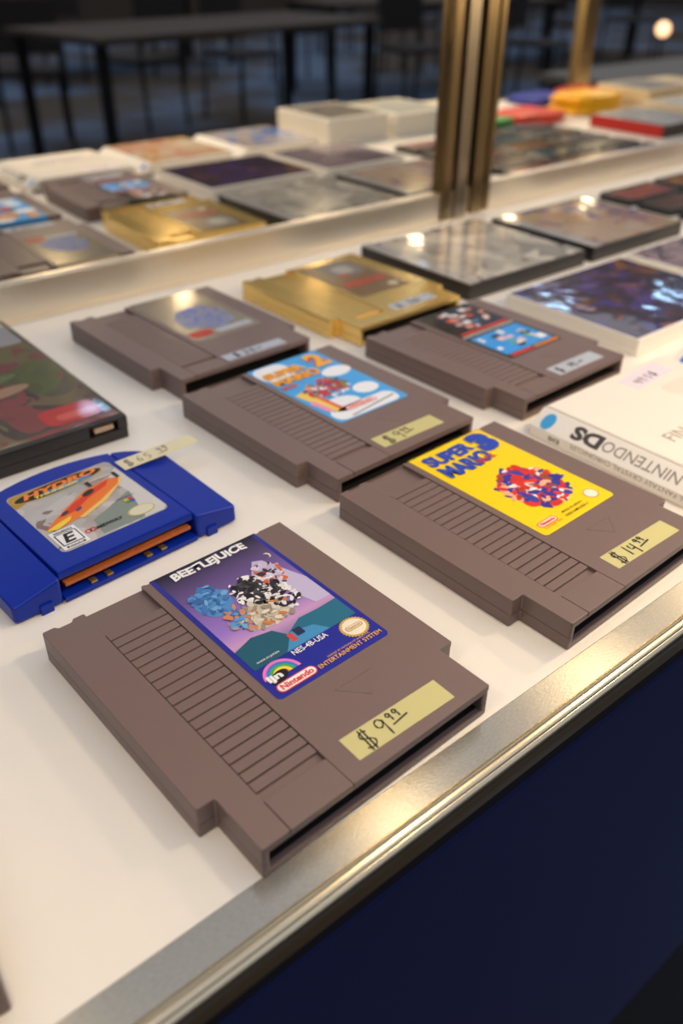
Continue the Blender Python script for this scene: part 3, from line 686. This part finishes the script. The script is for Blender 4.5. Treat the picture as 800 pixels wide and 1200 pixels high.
vs = [A2.verts.new(on_spine(9+4.2*math.cos(a*math.pi/12), 11.3+2.9*math.sin(a*math.pi/12))) for a in range(24)]
A2.faces.new(vs); obj('badge', A2, ink((62, 160, 222)), sp, 'small round blue badge')
spine_text('DS', 26, 46, 9.4, 14.2, INKG, .05)
spine_text('NINTENDO', 47, 96, 10, 13.6, INKL, .01)
spine_text('FINAL FANTASY CRYSTAL CHRONICLES', 30, 112, 3.5, 6.4, INKL, .0)
spine_text('DS', 14, 22, 2.2, 5.0, INKG, .03)
text('FINAL FANTASY', (-34, -12, 60, -3), h+.36, ink((150, 138, 130)), cv, .0)
A = Art(h+.3); A.add(rrect(-26, 40, -30, -18, 5), ink((196, 190, 196)), 1); A.add(ellipse(10, -24, 30, 9), ink((214, 206, 204)), 0.6)
A.add(rrect(20, 50, 20, 34, 5), ink((226, 216, 204)), 1); A.build('picture', cv, 'faint grey emblem')
st = sticker(t, 8, 40, 44, 15, 4, h+.3, TAPEP, [('4', 8, 3, 6, 1), ('9', 13, 3, 6, 1), ('5', 20, 3, 6, 1), ('$', 26, 3, 6, 1)], .8, 'lilac price tape')
t, sp, cv, w, l, h = white_case('white game case with yellow and lilac cover beside the lettered case', 470, 604, 12, 139,
    cover('cover_yellow', [(232, 206, 110), (214, 160, 90), (226, 214, 190), (170, 150, 196), (236, 220, 150), (206, 120, 90)], 34, .8, .25))
bm = bmesh.new(); vs = [bm.verts.new(on_spine(9+4.2*math.cos(a*math.pi/12), 11.3+2.9*math.sin(a*math.pi/12))) for a in range(24)]
bm.faces.new(vs); obj('badge', bm, ink((62, 110, 206)), sp, 'small round blue badge')
white_case('white game case with orange and blue cover, seen in the mirror', 616, 750, 10, 138,
    cover('cover_orange', [(226, 150, 80), (214, 190, 150), (90, 130, 200), (220, 170, 130), (196, 110, 80), (226, 210, 190)], 34, .8, .25))

# ------------------------------------------------------------------ small black cartridges
def small_cart_mesh():
    bm = bmesh.new(); prism(bm, rect(-50, 50, -22, 22), 0, 7, .8, .5, 3); prism(bm, rect(-46, 46, 17, 21), 7, 8, .3)
    finish(bm); me = bpy.data.meshes.new('shell'); bm.to_mesh(me); bm.free(); me.materials.append(BLACKP)
    bm = bmesh.new(); prism(bm, rrect(-42, 42, -18, 14, 2, 2), 7, 7.25); finish(bm); m2 = bpy.data.meshes.new('label'); bm.to_mesh(m2); bm.free()
    return me, m2
SM, SL = small_cart_mesh()
PALS = [('maroon', [(150, 60, 60), (190, 110, 90), (90, 70, 100)]), ('amber', [(206, 140, 60), (150, 100, 60), (110, 90, 90)]), ('slate', [(170, 176, 196), (80, 80, 100), (130, 120, 120)]),
        ('brown', [(90, 70, 60), (130, 100, 90), (60, 50, 60)]), ('teal', [(60, 96, 110), (90, 120, 130), (50, 60, 70)]), ('grey', [(150, 146, 142), (120, 116, 116), (170, 166, 160)])]
k = 0
ROWN = ['row nearest the mirror rail', 'second row from the mirror rail', 'middle row of the block', 'fourth row from the mirror rail', 'row farthest from the mirror rail']
COLN = ['left', 'middle', 'right']
for j in range(5):
    for i in range(3):
        nm, pal = PALS[k % 6]; k += 1
        t = thing('small_cartridge', 'small black cartridge with %s label, %s in the %s' % (nm, COLN[i], ROWN[j]), 'cartridge', 879+i*109, 438-j*52, 0, random.uniform(-2, 2), 'small black cartridges')
        put('shell', SM, t); m = SL.copy(); m.materials.append(cover('small_'+nm, pal, 60, 1, .2)); put('label', m, t)

# ------------------------------------------------------------------ goods seen only in the mirror
def goods_box(name, label, x0, x1, y0, y1, h, body, art, band=None):
    t = thing(name, label, 'box', (x0+x1)/2, (y0+y1)/2, 0, 0, 'goods reflected in the mirror'); w, l = (x1-x0)/2, (y1-y0)/2
    bm = bmesh.new(); prism(bm, rect(-w, w, -l, l), 0, h*.5, 0, .6, .8); obj('carton', bm, body, t)
    bm = bmesh.new(); prism(bm, rect(-w-.5, w+.5, -l-.5, l+.5), h*.42, h, .6, .2, .8); obj('lid', bm, body, t)
    bm = bmesh.new(); prism(bm, rrect(-w+6, w-6, -l+6, l-6, 1, 2), h, h+.3); obj('printed_top', bm, art, t)
    return t
goods_box('game_box', 'tall white box with dark printed top, left of two seen in the mirror', 772, 884, 8, 132, 36, WHITEP, cover('top_dark', [(80, 84, 92), (120, 116, 110), (150, 144, 130)], 30, .6, .3))
goods_box('game_box', 'tall white box with pale blue printed top, right of two seen in the mirror', 898, 1012, 14, 140, 32, WHITEP, cover('top_blue', [(150, 170, 190), (190, 196, 196), (120, 140, 160), (206, 200, 180)], 30, .6, .3))
wide_cartridge('green wide cartridge half hidden beside the door edge in the mirror', 1004, 124, 1, mat('green_abs', (30, 150, 50), .35), group='wide curved cartridges')
wide_cartridge('red orange wide cartridge seen in the mirror beside the green one', 1130, 130, -1, mat('red_abs', (222, 62, 24), .35), group='wide curved cartridges')
wide_cartridge('yellow wide cartridge under another yellow one, seen in the mirror', 1282, 128, 2, mat('yellow_abs', (246, 184, 16), .35), group='wide curved cartridges')
t, F = wide_cartridge('yellow wide cartridge lying on top of another, seen in the mirror', 1284, 130, -1, mat('yellow_abs', (246, 184, 16), .35), group='wide curved cartridges'); t.location.z = 15.6*S
wide_cartridge('blue violet wide cartridge at the front edge, seen in the mirror behind the yellow ones', 1296, 22, 0, mat('violet_abs', (50, 56, 150), .35), group='wide curved cartridges')
wide_cartridge('dark red wide cartridge at the front edge, seen in the mirror beside the violet one', 1424, 22, 0, mat('crimson_abs', (180, 30, 30), .35), group='wide curved cartridges')
goods_box('game_box', 'low white box along the front edge, seen in the mirror behind the green cartridge', 1030, 1160, 10, 110, 20, WHITEP, ink((226, 214, 180), .4))
goods_box('game_box', 'cream box with grey top right of the yellow cartridge in the mirror', 1420, 1548, 125, 235, 34, mat('cream_card', (226, 206, 170), .5), cover('top_grey', [(120, 126, 136), (150, 150, 150)], 30, .4, .4))
goods_box('game_box', 'black box standing right of the cream box in the mirror', 1562, 1670, 110, 250, 30, BLACKP, cover('top_cream', [(206, 190, 160), (226, 210, 186)], 30, .4, .4))
goods_box('game_box', 'cream box with black lid edge behind the red spined case in the mirror', 1380, 1510, 250, 370, 22, mat('cream_card', (226, 206, 170), .5), cover('top_pale', [(196, 200, 204), (226, 224, 220), (150, 150, 150)], 30, .4, .4))
case_box('game_case', 'case with red spine and white cover seen in the mirror', 1220, 1350, 262, 398, 18, BLACKP, cover('cover_white', [(220, 218, 214), (196, 198, 200), (160, 160, 160)], 30, .6, .3), spine=mat('red_spine', (196, 34, 26), .35))

# ------------------------------------------------------------------ hall furniture seen in the mirror
DKWOOD = mat('dark_wood', (70, 57, 44), .6, bscale=20, var=.25); DKMET = mat('dark_metal', (30, 28, 28), .5, metal=.3); SEATF = mat('seat_black', (44, 38, 36), .8)
def chair(x, y, rot, label):
    t = thing('chair', label, 'chair', x, y, -900, rot, 'chairs in the dim hall')
    bm = bmesh.new(); box(bm, -210, 210, -210, 210, 430, 470, 14); obj('seat', bm, SEATF, t)
    bm = bmesh.new(); prism(bm, rect(-205, 205, 195, 225), 560, 860, 12, 12, 8); obj('backrest', bm, SEATF, t)
    for sx in (-1, 1):
        bm = bmesh.new(); tube(bm, (sx*195, -195, 0), (sx*190, -190, 432), 14, 8); obj('leg', bm, DKMET, t)
        bm = bmesh.new(); tube(bm, (sx*195, 235, 0), (sx*190, 205, 440), 14, 8); tube(bm, (sx*190, 205, 440), (sx*190, 212, 850), 12, 8); obj('leg', bm, DKMET, t)
def table(x, y, w, l, h, label, m=DKWOOD, rot=0):
    t = thing('table', label, 'table', x, y, -900, rot, 'tables in the dim hall')
    bm = bmesh.new(); box(bm, -w/2, w/2, -l/2, l/2, h-35, h, 6); obj('table_top', bm, m, t)
    for sx in (-1, 1):
        for sy in (-1, 1):
            bm = bmesh.new(); box(bm, sx*(w/2-60)-25, sx*(w/2-60)+25, sy*(l/2-60)-25, sy*(l/2-60)+25, 0, h-35); obj('leg', bm, DKMET, t)
table(3100, -3900, 2200, 900, 740, 'long dark table nearest the case, seen in the left mirror', rot=-8)
table(6200, -5200, 2400, 900, 740, 'long dark table in the middle of the hall, seen in the mirror', rot=12)
table(4600, -8200, 2600, 900, 740, 'long dark table far back in the hall', rot=-4)
table(9300, -6300, 2400, 900, 740, 'long dark table far to the right in the hall', rot=8)
table(3400, -900, 1100, 500, 740, 'grey topped table close to the right end of the case', mat('grey_top', (120, 112, 100), .5))
for i, (x, y, r) in enumerate([(2300, -4800, 20), (3200, -5000, -15), (4000, -4900, 170), (1500, -5400, 60), (5300, -4400, 190), (6500, -4100, 160), (5600, -6300, 10), (7000, -6200, -20), (3700, -7200, 180), (4800, -7100, 170), (5800, -9300, 5), (8500, -5300, 175), (9600, -5300, 190), (2500, -6700, 100), (7600, -8200, 30), (10500, -7600, 70)]):
    chair(x, y, r, 'black chair with metal legs among the dim tables of the hall')
t = thing('globe_lamp', 'small warm globe lamp glowing in the hall, upper right of the mirror', 'lamp', 6795, -3123, -900)
bm = bmesh.new(); tube(bm, (0, 0, 0), (0, 0, 30), 130, 24); obj('base', bm, DKMET, t)
bm = bmesh.new(); tube(bm, (0, 0, 30), (0, 0, 550), 12, 10); obj('pole', bm, DKMET, t)
bm = bmesh.new(); bmesh.ops.create_icosphere(bm, subdivisions=3, radius=52); bmesh.ops.translate(bm, vec=(0, 0, 605), verts=bm.verts)
obj('globe', bm, mat('globe_glow', (255, 220, 180), .4, emit=((255, 200, 150), 3)), t)
# slim cool tube lamps under the hall ceiling
for x, y, rz in ((4997, -3642, 35), (4984, -2525, 35), (5980, -2090, 35), (1648, -3103, 20)):   # the last one is short
    hl = 60 if x < 2000 else 170
    t = thing('tube_lamp', 'cool white tube lamp hung over the hall', 'lamp', x, y, 2000, rz, 'tube lamps over the hall')
    bm = bmesh.new(); tube(bm, (-hl, 0, 0), (hl, 0, 0), 18, 14); obj('tube', bm, mat('tube_glow', (220, 235, 255), .4, emit=((170, 212, 255), 16)), t)
    bm = bmesh.new(); box(bm, -hl-20, hl+20, -40, 40, 18, 48, 4); tube(bm, (-hl, 0, 48), (-hl, 0, 600), 3, 6); tube(bm, (hl, 0, 48), (hl, 0, 600), 3, 6); obj('housing', bm, DKMET, t)
